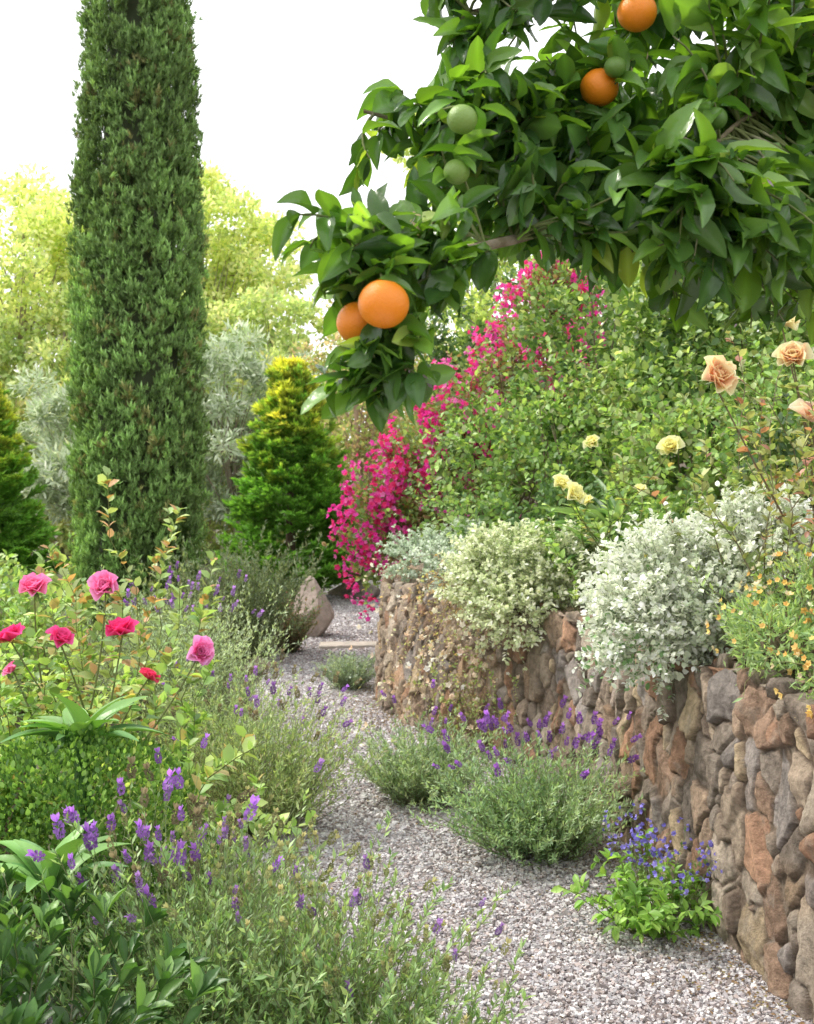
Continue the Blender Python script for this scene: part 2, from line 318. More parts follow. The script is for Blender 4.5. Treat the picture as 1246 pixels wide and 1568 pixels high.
# ---------------- loose gravel
def gravel():
    o=Obj('loose_gravel',[rockmat('pebble',120,.8,.2,.002,.15,.2)])
    cube=A([(-1,-1,-1),(1,-1,-1),(1,1,-1),(-1,1,-1),(-1,-1,1),(1,-1,1),(1,1,1),(-1,1,1)],)*.5
    qf=A([(0,3,2,1),(4,5,6,7),(0,1,5,4),(1,2,6,5),(2,3,7,6),(3,0,4,7)])
    pal=A([(.5,.47,.49),(.56,.54,.56),(.42,.38,.39),(.66,.64,.65),(.32,.27,.26),(.5,.43,.42),(.45,.44,.47),(.72,.7,.71),(.24,.21,.21)])*.95
    n=120000
    y=3.0+5.8*rng.uniform(0,1,n)**1.35;x=rng.uniform(-1.1,1.35,n);k=(x<wallx(y)+.02);x=x[k];y=y[k]
    n2=42000;y2=8.6+8.2*rng.uniform(0,1,n2)**1.2;x2=pathleft(y2)+.03+(pathright(y2)-.12-pathleft(y2))*rng.uniform(0,1,n2)
    x=np.r_[x,x2];y=np.r_[y,y2];n=len(x)
    z=.005+rng.uniform(0,.006,n)+.004*noise(np.stack([x,y,x*0],1),2.5);sz=rng.lognormal(math.log(.0086),.28,n)*(1+.08*(y-3))
    var=[(cube*rng.uniform(.75,1.1,(8,1))*A([1,.8,.62])*1.15+rng.normal(size=(8,3))*.06,qf) for _ in range(8)]
    idx=rng.integers(0,8,n);f=rng.normal(size=(n,3))*A([1,1,.35]);h=rng.normal(size=(n,3))*.35+A([0,0,1])
    p=np.stack([x,y,z],1)
    for i in range(8):
        m=idx==i;o.inst(var[i],p[m],frames(f[m],h[m]),sz[m],pal[rng.integers(0,len(pal),m.sum())]*rng.uniform(.8,1.15,(m.sum(),1)),0,False)
    o.done()
    o=Obj('leaf_litter',[LEAF]);n=3000;y=rng.uniform(3.0,9,n);side=rng.uniform(0,1,n)<.8
    x=np.where(side,wallx(y)-.03-rng.exponential(.1,n),rng.uniform(-1.1,.5,n));p=np.stack([x,y,np.full(n,.018)],1)
    o.inst(DIA,p,frames(rng.normal(size=(n,3))*A([1,1,.2]),A([0,0,1.])+rng.normal(size=(n,3))*.4),rng.uniform(.008,.022,n),pick([(.2,.12,.06),(.3,.2,.1),(.12,.07,.04),(.2,.17,.06)],n));o.done()
gravel()

# ---------------- rocks and slabs
def rock(name,c,r,col,seed,sub=4,mat=None):
    import bmesh
    bm=bmesh.new();bmesh.ops.create_icosphere(bm,subdivisions=sub,radius=1);v=A([w.co[:] for w in bm.verts]);f=A([[q.index for q in fc.verts] for fc in bm.faces]);bm.free()
    rg=np.random.default_rng(seed);pl=nrm(rg.normal(size=(12,3)));dd=rg.uniform(.5,.85,12)
    m=(v@pl.T)/dd;v=v/np.maximum(1,m.max(1))[:,None]
    v=v*(1+.03*noise(v+seed,4))[:,None];v=v*A(r)*1.3;v[:,:2]*=(1.15-.5*np.clip(v[:,2:3]/r[2],0,1));v=v+A(c)
    o=Obj(name,[mat]);o.add(v,f,col,0,False);return o.done()
RK=rockmat('boulder_stone',14,.85,.7,.015,.45)
for i,(c,s,col) in enumerate([((-1.02,12.0,.2),(.19,.18,.34),(.46,.38,.34)),((-1.24,12.1,.15),(.15,.17,.27),(.45,.22,.16)),((-.62,15.9,.06),(.25,.2,.16),(.25,.21,.19)),((-1.3,9.9,.03),(.12,.1,.08),(.36,.3,.25)),((-.85,16.3,.05),(.2,.2,.16),(.3,.25,.2))]):
    rock('boulder',c,s,col,5+i*3,4,RK)
RK2=rockmat('flagstone_stone',9,.8,.5,.006,.3)
def slab(cx,cy,w,d,rot,seed,h=.045,name='flagstone'):
    rg=np.random.default_rng(seed);n=40;a=np.arange(n)/n*6.2832;sq=1/np.maximum(abs(np.cos(a)),abs(np.sin(a)))**.8
    rr=sq*(1+.05*np.sin(a*3+seed)+.02*rg.normal(size=n));x=np.cos(a)*rr*w/2;y=np.sin(a)*rr*d/2
    X=cx+x*math.cos(rot)-y*math.sin(rot);Y=cy+x*math.sin(rot)+y*math.cos(rot)
    V=[]
    for k,(s,z) in enumerate([(1.0,-.02),(1.0,h-.008),(.97,h),(.6,h+.002),(.3,h-.001)]):
        V.append(np.stack([cx+(X-cx)*s,cy+(Y-cy)*s,np.full(n,z)+(rg.normal(size=n)*.0015 if k>1 else 0)],1))
    V=np.concatenate(V+[A([[cx,cy,h]])])
    Q=[(k*n+i,k*n+(i+1)%n,(k+1)*n+(i+1)%n,(k+1)*n+i) for k in range(4) for i in range(n)]
    o=Obj(name,[RK2]);o.add(V,Q,(.52,.47,.42),0,False);o.add(V[4*n:],[(i,(i+1)%n,n) for i in range(n)],(.52,.47,.42),0,False);return o.done()
slab(-.56,11.2,.6,.3,.1,2,.04)
slab(-.42,4.12,.32,.24,.1,3);slab(-.24,3.68,.32,.24,.05,4);slab(-.62,4.55,.34,.26,.2,5);slab(-.66,3.9,.3,.36,.1,6);slab(-.1,3.32,.3,.22,.0,7);slab(-.85,5.0,.36,.26,.2,8)

# ---------------- cypress
def cypress():
    o=Obj('italian_cypress_tree',[CON,BARK]);c=A([-2.57,11.0])
    def prof(z): return .555*np.interp(z,[0,.5,1.5,3,5,6.2,7.5,8.6,9.0],[.84,.97,1.0,.97,.84,.72,.5,.22,.03])
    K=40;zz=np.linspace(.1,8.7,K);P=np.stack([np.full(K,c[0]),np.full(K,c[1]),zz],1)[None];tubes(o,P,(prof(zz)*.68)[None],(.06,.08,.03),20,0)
    P=np.stack([np.full(5,c[0]),np.full(5,c[1]),np.linspace(0,1,5)],1)[None];tubes(o,P,.13,(.16,.12,.09),10,1)
    n=4600;z=rng.uniform(.15,9,n);w=prof(z)/.555;k=rng.uniform(0,1,n)<np.clip(w+.12,0,1);z=z[k];n=len(z);a=rng.uniform(0,6.2832,n)
    cyl=np.stack([np.cos(a)*2.2,np.sin(a)*2.2,z*.8],1)
    R=prof(z)*(.92+noise(cyl,1.8)*.08+noise(cyl*A([1,1,.5])+3,5)*.05+rng.uniform(-.11,.1,n))
    d=np.stack([np.cos(a),np.sin(a),np.zeros(n)],1);p=np.stack([c[0]+np.cos(a)*R,c[1]+np.sin(a)*R,z],1)
    tone=rng.uniform(.65,1.35,(n,1))*(1+.25*noise(p,1.5))[:,None];brown=(rng.uniform(0,1,n)<.05)|(noise(p,1.1)>1.05)
    cols=np.where(brown[:,None],A([.27,.28,.11]),A([.215,.345,.115]))*tone
    per=10;si=np.repeat(np.arange(n),per);m=len(si)
    q=rng.uniform(0,1,(m,1));off=rng.normal(size=(m,3))*A([.032,.032,.02])+A([0,0,.17])*q+d[si]*(.05*np.sin(q*2.6))
    pp=p[si]+off;f=d[si]*(.5-.45*q)+A([0,0,1.])+rng.normal(size=(m,3))*.26
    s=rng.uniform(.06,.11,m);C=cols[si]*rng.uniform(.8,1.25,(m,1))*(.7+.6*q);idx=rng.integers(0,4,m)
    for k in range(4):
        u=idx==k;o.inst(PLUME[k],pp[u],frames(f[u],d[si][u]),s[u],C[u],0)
    o.done()
cypress()
# ---------------- golden conifers
GOLD=leafmat('golden_foliage',.6,.4,(1.4,1.45,.6))
def golden(x,y,H,W,seed):
    o=Obj('golden_cypress_shrub',[GOLD,BARK])
    K=16;zz=np.linspace(0,H*.92,K);P=np.stack([np.full(K,x),np.full(K,y),zz],1)[None];tubes(o,P,(.07*(1-zz/H)+.01)[None],(.14,.1,.07),8,1)
    nb=360;t=rng.uniform(.02,1,nb);a=rng.uniform(0,6.2832,nb)
    Rr=(W/2)*(1-t)**.85*np.clip(.8+t*3,0,1)*(1+.12*noise(np.stack([np.cos(a),np.sin(a),t*3],1),2.5)+.11*rng.normal(size=nb))+.05
    for i in range(nb):
        L=Rr[i];d=A([math.cos(a[i]),math.sin(a[i]),.15+1.0*t[i]**2]);b=A([x,y,t[i]*H*.9]);m=int(26*max(.35,L/(W/2)))+6
        q=rng.uniform(.4,1,m)
        sd=nrm(np.cross(d,A([0,0,1.])));wid=.10*(1.25-q)*rng.normal(size=m)*1.6
        p=b+d*L*q[:,None]+sd*wid[:,None]+A([0,0,1.])*((.12*q**2)+rng.normal(size=m)*.012)[:,None]
        f=d+sd*(wid*4)[:,None]+rng.normal(size=(m,3))*.3+A([0,0,.35])
        yel=np.clip((t[i]-.55)*1.6+(q-.78)*1.2*(t[i]+.4)+rng.normal(size=m)*.1+rng.normal()*.12,0,1)[:,None]
        col=A([.21,.43,.08])*(1-yel)+A([.82,.76,.14])*yel;col=col*rng.uniform(.7,1.2);s=rng.uniform(.11,.2,m)
        o.inst(SPRAY[i%4],p,frames(f,A([0,0,1.])+rng.normal(size=(m,3))*.3),s,col,0)
    o.done()
golden(-1.57,15.5,3.35,2.05,1)
golden(-5.75,15.5,3.1,1.9,2)

# ---------------- background trees
def tree(name,base,H,crowns,leafT,size,pal,nsub,nl,mat=BACK,tr=.16,sub=.55,gap=-9,col=(.3,.26,.2),up=.2,rnd=.8):
    o=Obj(name,[mat,BARK]);base=A(base,)
    top=A(crowns[0][0]);tr_=curve([base,base+(top-base)*A([.1,.1,.4]),base+(top-base)*A([.8,.8,.75]),top+A([0,0,crowns[0][1][2]*.5])],12)
    tubes(o,tr_[None],np.linspace(tr,tr*.2,12)[None],col,8,1)
    ends=[]
    for c,r in crowns:
        m=int(nsub*r[0]*r[2]);d=nrm(rng.normal(size=(m,3)));q=rng.uniform(.3,1,m)**.6;ends.append(A(c)+d*A(r)*q[:,None])
    E=np.concatenate(ends);m=len(E)
    i=rng.integers(3,10,m);S=tr_[i];mid=(S+E)/2+rng.normal(size=(m,3))*.12+A([0,0,.1]);t=np.linspace(0,1,6)[None,:,None]
    P=S[:,None]*(1-t)**2+2*mid[:,None]*t*(1-t)+E[:,None]*t**2;tubes(o,P,np.linspace(.025,.006,6)[None]*(tr/.16),col,4,1)
    for e in E: blob(o,e,A([1,1,.7])*sub*rng.uniform(.6,1.2),nl,leafT,size,pal,0,.2,up,.25,gap,rnd)
    return o.done()
YG=[(.44,.54,.22),(.55,.62,.28),(.66,.70,.36),(.36,.47,.17),(.66,.65,.38)]  # pale yellow-green leaves, whitened to imitate bright haze over the distant trees
YD=[(.28,.4,.16),(.38,.48,.2),(.48,.55,.26),(.56,.56,.32)]
tree('sunlit_tree',(-9.2,27,0),9,[((-9.0,27,6.6),(2.6,2,2.2)),((-7.3,28,7.0),(1.7,1.4,2.1))],DIA,.16,YG,8,230,sub=.62)
tree('sunlit_tree',(-4.8,28,0),9,[((-5.0,28,7.2),(1.9,1.5,2.0)),((-3.7,28,6.3),(1.4,1.2,2.1))],DIA,.16,YG,8.5,230,sub=.6)
tree('sunlit_tree',(-6.6,30,0),10,[((-6.6,30,7.3),(1.8,1.5,2.3))],DIA,.18,YG,5,180,sub=.62)
for x in (-10.2,-7.6,-5.2,-3.0): tree('broadleaf_tree',(x,25.5,0),6,[((x,25.5,4.0),(1.7,1.1,1.9))],DIA,.14,YD,14,220,sub=.5)
tree('sunlit_tree',(1.6,24,0),10,[((1.6,24,8.2),(1.8,1.5,2.0)),((2.2,24,5.0),(2.3,1.6,2.4))],DIA,.17,[(.28,.4,.1),(.4,.5,.14),(.5,.56,.2)],5,170,sub=.6)
OL=[(.36,.44,.30),(.47,.54,.40),(.56,.62,.48),(.33,.42,.22),(.48,.52,.26)]
tree('silver_willow_tree',(-4.7,18.5,0),4,[((-4.7,18.5,2.4),(1.1,.9,1.7)),((-5.7,19,2.1),(.9,.8,1.4)),((-3.9,18.8,2.2),(.7,.6,1.6))],NARR,.16,OL,20,230,mat=PALE,tr=.1,sub=.34,up=.5)
tree('silver_willow_tree',(-2.7,18.5,0),4,[((-2.9,18.5,2.3),(.9,.9,1.8)),((-2.0,19,2.4),(.8,.8,1.5))],NARR,.16,OL,20,230,mat=PALE,tr=.1,sub=.34,up=.5)
tree('crape_myrtle_tree',(-.7,18,0),4.5,[((-.8,18,2.9),(.95,.8,1.5)),((-.1,18,1.6),(.8,.7,1.2)),((.1,18.5,3.2),(.7,.6,1.2))],DIA,.09,[(.3,.36,.12),(.4,.42,.18),(.48,.36,.24),(.26,.36,.12),(.55,.52,.28)],17,160,mat=BACK,tr=.1,sub=.34,col=(.5,.36,.28))
o=Obj('background_hedge',[BACK,BARK])
for x in np.arange(-14,9,1.0):
    h=rng.uniform(3.4,4.4);blob(o,(x+rng.normal()*.3,23.5+rng.normal()*.6,h*.5),(1.0,.8,h*.5),3600,DIA,.15,[(.16,.24,.08),(.25,.35,.11),(.36,.42,.15),(.42,.42,.18),(.3,.28,.13)],0,.6,.2,.25)
o.done()
DG=[(.05,.10,.03),(.075,.15,.04),(.12,.21,.06),(.2,.31,.09)]
tree('dark_evergreen_tree',(1.9,13,.6),4.5,[((1.75,12.8,2.7),(1.25,1,1.45)),((3.2,13,3.2),(1.5,1,1.6)),((.9,12.8,1.7),(.7,.7,.9)),((.75,13.2,3.0),(.5,.5,1.0))],DIA,.085,DG,20,280,mat=LEAF,tr=.12,sub=.36)
tree('dark_evergreen_tree',(5.5,12,1.5),6,[((5.2,11.5,3.2),(2.2,1.2,2.2))],DIA,.10,DG,8,250,mat=LEAF,tr=.14,sub=.5)

# ---------------- hedges and shrubs right bank
def shrub(name,blobs,T,size,pal,dens,mat=LEAF,base=None,stemn=10,shoots=0,**kw):
    o=Obj(name,[mat,BARK])
    for c,r in blobs:
        r_=A(r,);n=int(dens*(r_[0]*r_[1]+r_[0]*r_[2]+r_[1]*r_[2]));blob(o,c,r,n,T,size,pal,0,**kw)
        zb=base if base is not None else max(0,c[2]-r[2]-.1)
        S=A([c[0],c[1],zb])+rng.normal(size=(stemn,3))*A([r[0],r[1],0])*.2;E=A(c)+nrm(rng.normal(size=(stemn,3)))*r_*.75;t=np.linspace(0,1,5)[None,:,None]
        P=S[:,None]*(1-t)+E[:,None]*t+rng.normal(size=(stemn,5,3))*.02;tubes(o,P,np.linspace(.014,.004,5)[None],(.2,.16,.11),4,1)
        if shoots:
            ns=int(shoots*r_[0]*r_[2]*4);d=nrm(rng.normal(size=(ns,3))+A([0,-.3,.5]));b=A(c)+d*r_*.85
            stems(o,b,d+A([0,0,.8])+rng.normal(size=(ns,3))*.4,rng.uniform(.12,.4,ns),.2,.0025,(.26,.26,.12),T,size,12,pal,0,.1,.9)
    return o
IV=[(.05,.11,.035),(.09,.17,.05),(.16,.27,.06),(.28,.38,.12),(.55,.60,.28)]  # extra dark and pale leaf tones imitate shaded gaps and glossy highlights
shrub('ivy_hedge',[((2.2,8.0,2.0),(1.0,.6,1.1)),((3.3,7.4,2.1),(1.1,.7,1.3)),((1.55,9.0,2.35),(.7,.6,1.15)),((2.6,8.2,2.6),(1.2,.6,.75)),((4.6,6.8,2.3),(1.2,.8,1.5))],OVAL,.06,IV,4600,base=.9,shell=.6,gap=-.2,gs=11,lump=.3,rnd=.9,shoots=22).done()
RG=[(.09,.17,.05),(.14,.26,.07),(.22,.36,.09),(.34,.47,.14),(.19,.22,.09),(.46,.55,.2)]
shrub('rose_shrub',[((.8,9.0,1.8),(.6,.5,.5)),((1.25,8.3,1.95),(.6,.5,.42)),((1.75,7.2,1.75),(.6,.45,.42)),((2.3,6.6,1.8),(.6,.45,.5))],OVAL,.052,RG,4300,shell=.4,gap=-.25,gs=9,base=.9,lump=.38,rnd=.9,shoots=50).done()
shrub('rose_shrub',[((1.0,7.9,1.35),(.6,.45,.38)),((.4,9.0,1.35),(.35,.35,.38)),((1.6,6.5,1.3),(.5,.35,.25))],OVAL,.045,[(.08,.16,.05),(.12,.22,.07),(.18,.3,.09),(.26,.36,.13)],4700,shell=.4,gap=-.25,gs=9,base=.9,lump=.38,rnd=.9,shoots=40).done()
shrub('dark_leaf_shrub',[((2.05,5.7,1.6),(.4,.35,.35)),((1.8,5.2,1.42),(.3,.3,.25)),((2.4,5.0,1.6),(.4,.4,.5))],OVAL,.045,[(.05,.1,.04),(.08,.14,.04),(.18,.21,.06),(.35,.34,.08)],6000,base=.9,gap=-.6,stemn=14,shoots=30).done()
def magenta():
    bl=[((-.2,11,1.1),(.38,.35,.55)),((.02,11,1.5),(.42,.4,.42)),((.35,11,1.85),(.5,.45,.38)),((.75,10.9,2.3),(.52,.45,.38)),((1.1,10.9,2.7),(.45,.4,.36)),((1.38,11.2,3.15),(.36,.35,.45)),((1.5,11.2,3.5),(.28,.3,.3)),((.5,10.8,1.35),(.5,.4,.4))]
    o=shrub('bougainvillea_shrub',bl,OVAL,.055,[(.11,.19,.06),(.16,.27,.08),(.25,.37,.1),(.3,.2,.1)],3200,base=.7,shell=.35,gap=-.3,gs=6,lump=.35,stemn=14,shoots=25)
    o.mats.append(PETAL)
    for c,r in bl:
        n=int(1800*r[0]*r[2]/.16)
        d=nrm(rng.normal(size=(n,3)));p=A(c)+d*A(r)*(1.08+.28*noise(d*2.5+A(c)*1.7)+.2*rng.normal(size=n))[:,None]
        k=noise(p,9)>.1;p=p[k];d=d[k]
        if c[0]==.5: p=p[::4];d=d[::4]
        n=len(p);f=nrm(d+rng.normal(size=(n,3))*.6)
        o.inst(SMALL,p,discR(f),rng.uniform(.055,.1,n),pick([(.64,.015,.27),(.72,.03,.34),(.74,.07,.42),(.7,.04,.2),(.75,.2,.48)],n,p,.15),2)
    o.done()
magenta()
WH=[(.44,.52,.36),(.58,.63,.50),(.69,.73,.61),(.73,.76,.67),(.18,.32,.12)]
def pale(bl,pal,size=.028,dens=17000):
    o=Obj('variegated_euonymus_shrub',[PALE,BARK])
    for c,r in bl:
        n=int(dens*r[0]*r[2]);blob(o,c,r,n,OVAL,size,pal,0,.6,.3,.28,-.4,.6,11,lf=3.2)
        ns=int(560*r[0]*r[2]/.15);d=nrm(rng.normal(size=(ns,3))+A([0,-.3,.35]));b=A(c)+d*A(r)*.75
        stems(o,b,nrm(d+A([0,0,.5])+rng.normal(size=(ns,3))*.3),rng.uniform(.08,.2,ns),.15,.002,(.3,.34,.22),OVAL,size*.95,22,pal,0,.1,.9)
    return o.done()
pale([((1.12,4.75,1.14),(.35,.32,.26)),((1.44,4.85,1.26),(.32,.32,.25)),((.98,4.55,1.0),(.24,.16,.2)),((1.25,4.6,1.04),(.3,.2,.17))],WH,.028,20000)
pale([((.62,6.7,1.1),(.35,.3,.22)),((.42,6.65,1.0),(.17,.2,.21)),((.9,6.6,1.09),(.3,.25,.22)),((.58,6.4,.86),(.18,.14,.16))],[(.48,.56,.30),(.62,.67,.43),(.70,.73,.53),(.26,.38,.13)],.028,17000)
pale([((.12,8.3,1.04),(.26,.25,.14)),((.42,8.3,1.1),(.22,.25,.15)),((.3,7.6,1.0),(.2,.2,.12))],[(.36,.45,.32),(.46,.54,.42),(.54,.6,.5)],.03,12000)

# ---------------- lavender style shrubs
def lavender(name,x,y,r,h,n,nf,z=0,pal=None,ls=.03,per=34,tilt=.9,fcol=(.27,.12,.42),fh=.14,hs=.04,headp=None,T=NEED,wd=2.0):
    o=Obj(name,[LEAF,PETAL]);Tn=(T[0]*A([wd,1,wd]),T[1])
    b,d=radial(n,x,y,z,r*.35,tilt);L=h*rng.uniform(.6,1.1,n)*(1+.12*noise(d,3));L=np.minimum(L*np.sqrt(1+(d[:,0]**2+d[:,1]**2)),h*1.35)
    sp=r/(h*tilt*.75);d=nrm(d*A([sp,sp,1]))
    stems(o,b,d,L,rng.uniform(0,.18,n),.0022,(.24,.25,.15),Tn,ls,per,pal,0,.15,.75,8,0,.09,.25)
    if nf:
        b,d=radial(nf,x,y,z+h*.45,r*.5,tilt,.18)
        L=(h*.55+fh)*rng.uniform(.7,1.15,nf)
        tip,tan=stems(o,b,nrm(d*A([sp*.8,sp*.8,1])),L,rng.uniform(-.02,.12,nf),.0016,(.3,.36,.2),Tn,ls*.8,7,pal,0,.0,.6,8,0,.08)
        fc=A(fcol)*rng.uniform(.6,1.4,(nf,1)) if headp is None else pick(headp,nf)
        o.inst(LAVH,tip,frames(tan+rng.normal(size=(nf,3))*.1,rng.normal(size=(nf,3))),hs*rng.uniform(.7,1.25,nf),fc,1)
    return o.done()
HP=[(.24,.12,.36),(.17,.15,.08),(.2,.18,.09),(.24,.11,.38)]
lavender('lavender_bush',.56,4.95,.36,.44,370,60,per=48,pal=[(.15,.26,.13),(.21,.33,.17),(.30,.42,.23),(.38,.48,.29)],hs=.043)
lavender('lavender_bush',.08,5.75,.29,.38,300,10,per=42,pal=[(.18,.28,.15),(.25,.35,.2),(.35,.43,.28),(.32,.36,.18)])
lavender('lavender_bush',-.45,8.9,.2,.28,200,0,per=36,pal=[(.24,.31,.25),(.31,.39,.31),(.4,.47,.38)])
lavender('lavender_bush',-.68,5.3,.36,.55,370,42,per=44,pal=[(.2,.3,.12),(.28,.38,.16),(.38,.45,.22),(.34,.3,.18)],hs=.04,headp=HP)
lavender('lavender_bush',-1.0,6.0,.32,.56,260,20,per=40,hs=.038,pal=[(.19,.29,.13),(.28,.38,.18),(.37,.44,.23)],headp=HP)
lavender('lavender_bush',-1.3,7.1,.32,.8,340,36,per=42,pal=[(.27,.38,.23),(.36,.46,.30),(.46,.55,.38)],hs=.042,fcol=(.3,.18,.42))
lavender('lavender_bush',-1.7,7.6,.38,.85,260,20,per=38,hs=.042,pal=[(.24,.34,.18),(.34,.43,.26)])
FP=[(.13,.24,.09),(.20,.33,.13),(.3,.42,.2),(.25,.32,.12)];FH=[(.24,.26,.1),(.22,.13,.32),(.2,.22,.08),(.3,.3,.13)]
lavender('lavender_bush',-.50,2.95,.30,.62,210,60,per=58,pal=FP,ls=.028,hs=.03,headp=FH,wd=2.6)
lavender('lavender_bush',-.22,2.95,.26,.52,190,50,per=58,pal=FP,ls=.028,hs=.03,headp=FH,wd=2.6)
lavender('lavender_bush',.02,2.8,.2,.36,120,30,per=54,pal=FP,ls=.028,hs=.03,headp=FH,wd=2.6)
lavender('lavender_bush',-.62,3.75,.28,.44,170,26,per=50,pal=FP,ls=.028,hs=.036,headp=FH,wd=2.4)
lavender('lavender_bush',-.66,3.1,.24,.6,110,50,per=54,ls=.028,hs=.047,pal=FP,headp=[(.26,.12,.42),(.17,.15,.08),(.28,.13,.44)])
lavender('rosemary_bush',-1.48,10.2,.42,.98,440,0,per=50,pal=[(.15,.2,.11),(.2,.26,.14),(.26,.32,.18),(.24,.22,.14)],ls=.045,tilt=.7,wd=2.6)
lavender('rosemary_bush',-2.05,9.6,.4,.7,260,0,per=40,pal=[(.16,.21,.11),(.22,.28,.14),(.28,.33,.19)],ls=.045,tilt=.7,wd=2.4)
lavender('rosemary_bush',-1.1,10.8,.17,.4,160,0,per=34,pal=[(.17,.21,.12),(.24,.21,.13),(.34,.18,.15)],ls=.04,wd=2.4)
shrub('green_shrub',[((-3.6,9.0,.5),(.8,.6,.6)),((-2.9,8.0,.4),(.7,.6,.5)),((-4.6,10,.6),(.9,.6,.7)),((-3.2,12.6,.6),(.5,.5,.55))],OVAL,.05,RG,4500,base=0,shoots=20).done()
shrub('clipped_box_shrub',[((-1.03,3.6,.43),(.43,.40,.39)),((-1.6,3.7,.4),(.4,.42,.38))],OVAL,.019,[(.05,.12,.025),(.09,.19,.035),(.18,.32,.06),(.46,.56,.15)],44000,base=0,shell=.82,lump=.06,up=.8,rnd=.5).done()
# ---------------- roses
def rosebush(name,n,x,y,z,rb,L,tilt,flowers,pal,T=OVAL,ls=.045,per=30,fcols=None,stemcol=(.2,.23,.09)):
    o=Obj(name,[LEAF,PETAL]);b,d=radial(n,x,y,z,rb,tilt);LL=L*rng.uniform(.6,1.05,n)
    stems(o,b,d,LL,rng.uniform(0,.25,n),.004,stemcol,T,ls,per,pal,0,.3,.9,9,0,.12)
    for i,(p,s) in enumerate(flowers):
        p=A(p,);b0=A([x,y,z])+A([rng.normal()*rb*.4,rng.normal()*rb*.4,L*.3]);mid=(p+b0)/2+rng.normal(size=3)*.05
        t=np.linspace(0,1,10)[:,None];P=b0*(1-t)**2+2*mid*t*(1-t)+(p-A([0,0,s*.1]))*t*t;tubes(o,P[None],np.linspace(.005,.003,10)[None],stemcol,5,0)
        m=34;q=rng.integers(3,10,m);tn=nrm(np.cross(rng.normal(size=(m,3)),A([.1,.1,1])))
        o.inst(T,P[q],frames(tn+A([0,0,.1]),A([0,0,1.])+rng.normal(size=(m,3))*.3),ls*rng.uniform(.7,1.3,m),pick(pal,m),0)
        ax=nrm(A([[rng.normal()*.4,-.6+rng.normal()*.25,.65]]));sd=nrm(np.cross(ax,A([[0,1.,.2]])));R=np.stack([sd,np.cross(ax,sd),ax],2)
        o.inst(ROSES[i%4],p[None],R,A([s]),A([fcols[i%len(fcols)]]),1)
        o.inst(NARR,np.tile(p,(5,1)),frames(nrm(np.cross(rng.normal(size=(5,3)),ax))-ax*.4,np.tile(ax,(5,1))),s*.6,A([.15,.25,.08]),0)
    return o.done()
RP=[(.13,.25,.07),(.2,.34,.09),(.29,.44,.12),(.4,.52,.15),(.42,.34,.14)]
rosebush('pink_rose_bush',56,-1.25,4.25,.1,.34,.98,.85,[((-1.36,4.2,1.21),.08),((-1.1,4.2,1.215),.08),((-1.41,4.1,1.04),.08),((-1.25,4.15,1.03),.07),((-1.04,4.2,1.05),.085),((-.76,4.2,.98),.075),((-.97,4.3,.87),.055),((-1.47,4.3,.90),.05)],RP,fcols=[(.85,.18,.38),(.85,.20,.42),(.78,.05,.22),(.8,.08,.28),(.78,.05,.22),(.85,.22,.47),(.7,.05,.14)],ls=.052,per=44)
rosebush('rose_bush',16,-1.25,5.1,.1,.22,1.45,.35,[],[(.16,.28,.1),(.24,.36,.12),(.3,.38,.14),(.46,.26,.12)],ls=.06,per=54)
rosebush('rose_bush',30,-1.9,5.2,.1,.4,1.15,.6,[],RP,ls=.05,per=44)
PR=[(.18,.25,.1),(.24,.32,.11),(.32,.34,.14),(.38,.17,.12)]
rosebush('peach_rose_bush',30,1.62,4.5,.85,.2,1.35,.5,[((1.12,4.2,1.98),.11),((1.385,4.25,2.19),.08),((1.41,4.2,2.05),.09),((1.47,4.2,1.83),.1)],PR,fcols=[(.9,.48,.33),(.9,.60,.36),(.9,.52,.36),(.9,.52,.42)],ls=.045,per=34,stemcol=(.24,.2,.13))
rosebush('yellow_rose_bush',26,1.2,6.25,.85,.35,.85,.7,[((.80,6.0,1.59),.075),((.855,5.95,1.53),.09),((1.38,6.0,1.78),.09),((1.02,6.3,1.82),.065),((.98,6.2,1.5),.05),((1.24,6.1,1.56),.05)],RP,fcols=[(.9,.74,.36)],ls=.045,per=38)
def straps(name,x,y,z,n,L,w,tilt,pal,mat=DGLOSS,ground=0):
    o=Obj(name,[mat]);b,d=radial(n,x,y,z,.05,tilt,.1);h=A([0,0,1.])*1.0+rng.normal(size=(n,3))*.1-d*A([1,1,0])*1.5
    o.inst((STRAP[0]*A([w,1,1]),STRAP[1]),b,frames(d,h),L*rng.uniform(.75,1.1,n),pick(pal,n),0)
    t=np.linspace(0,1,5)[None,:,None];S=A([[x,y,ground]])+rng.normal(size=(5,3))*A([.03,.03,0]);E=A([[x,y,z+.03]])+rng.normal(size=(5,3))*A([.02,.02,0]);tubes(o,S[:,None]*(1-t)+E[:,None]*t,.012,A(pal[0]),5,0);return o.done()
SG=[(.08,.19,.05),(.12,.26,.06),(.17,.32,.09)]
straps('clivia_plant',-1.03,3.65,.76,18,.25,1.8,1.1,SG)
straps('clivia_plant',-.93,3.02,.54,14,.22,1.8,1.0,SG)
straps('agapanthus_plant',1.25,6.9,1.2,60,.55,.6,1.2,[(.1,.2,.08),(.17,.28,.12),(.25,.36,.16)],LEAF,.9)
straps('agapanthus_plant',1.05,6.6,1.1,40,.42,.6,1.2,[(.1,.2,.08),(.17,.28,.12),(.25,.36,.16)],LEAF,.9)
o=Obj('glossy_leaf_shrub',[DGLOSS,BARK])
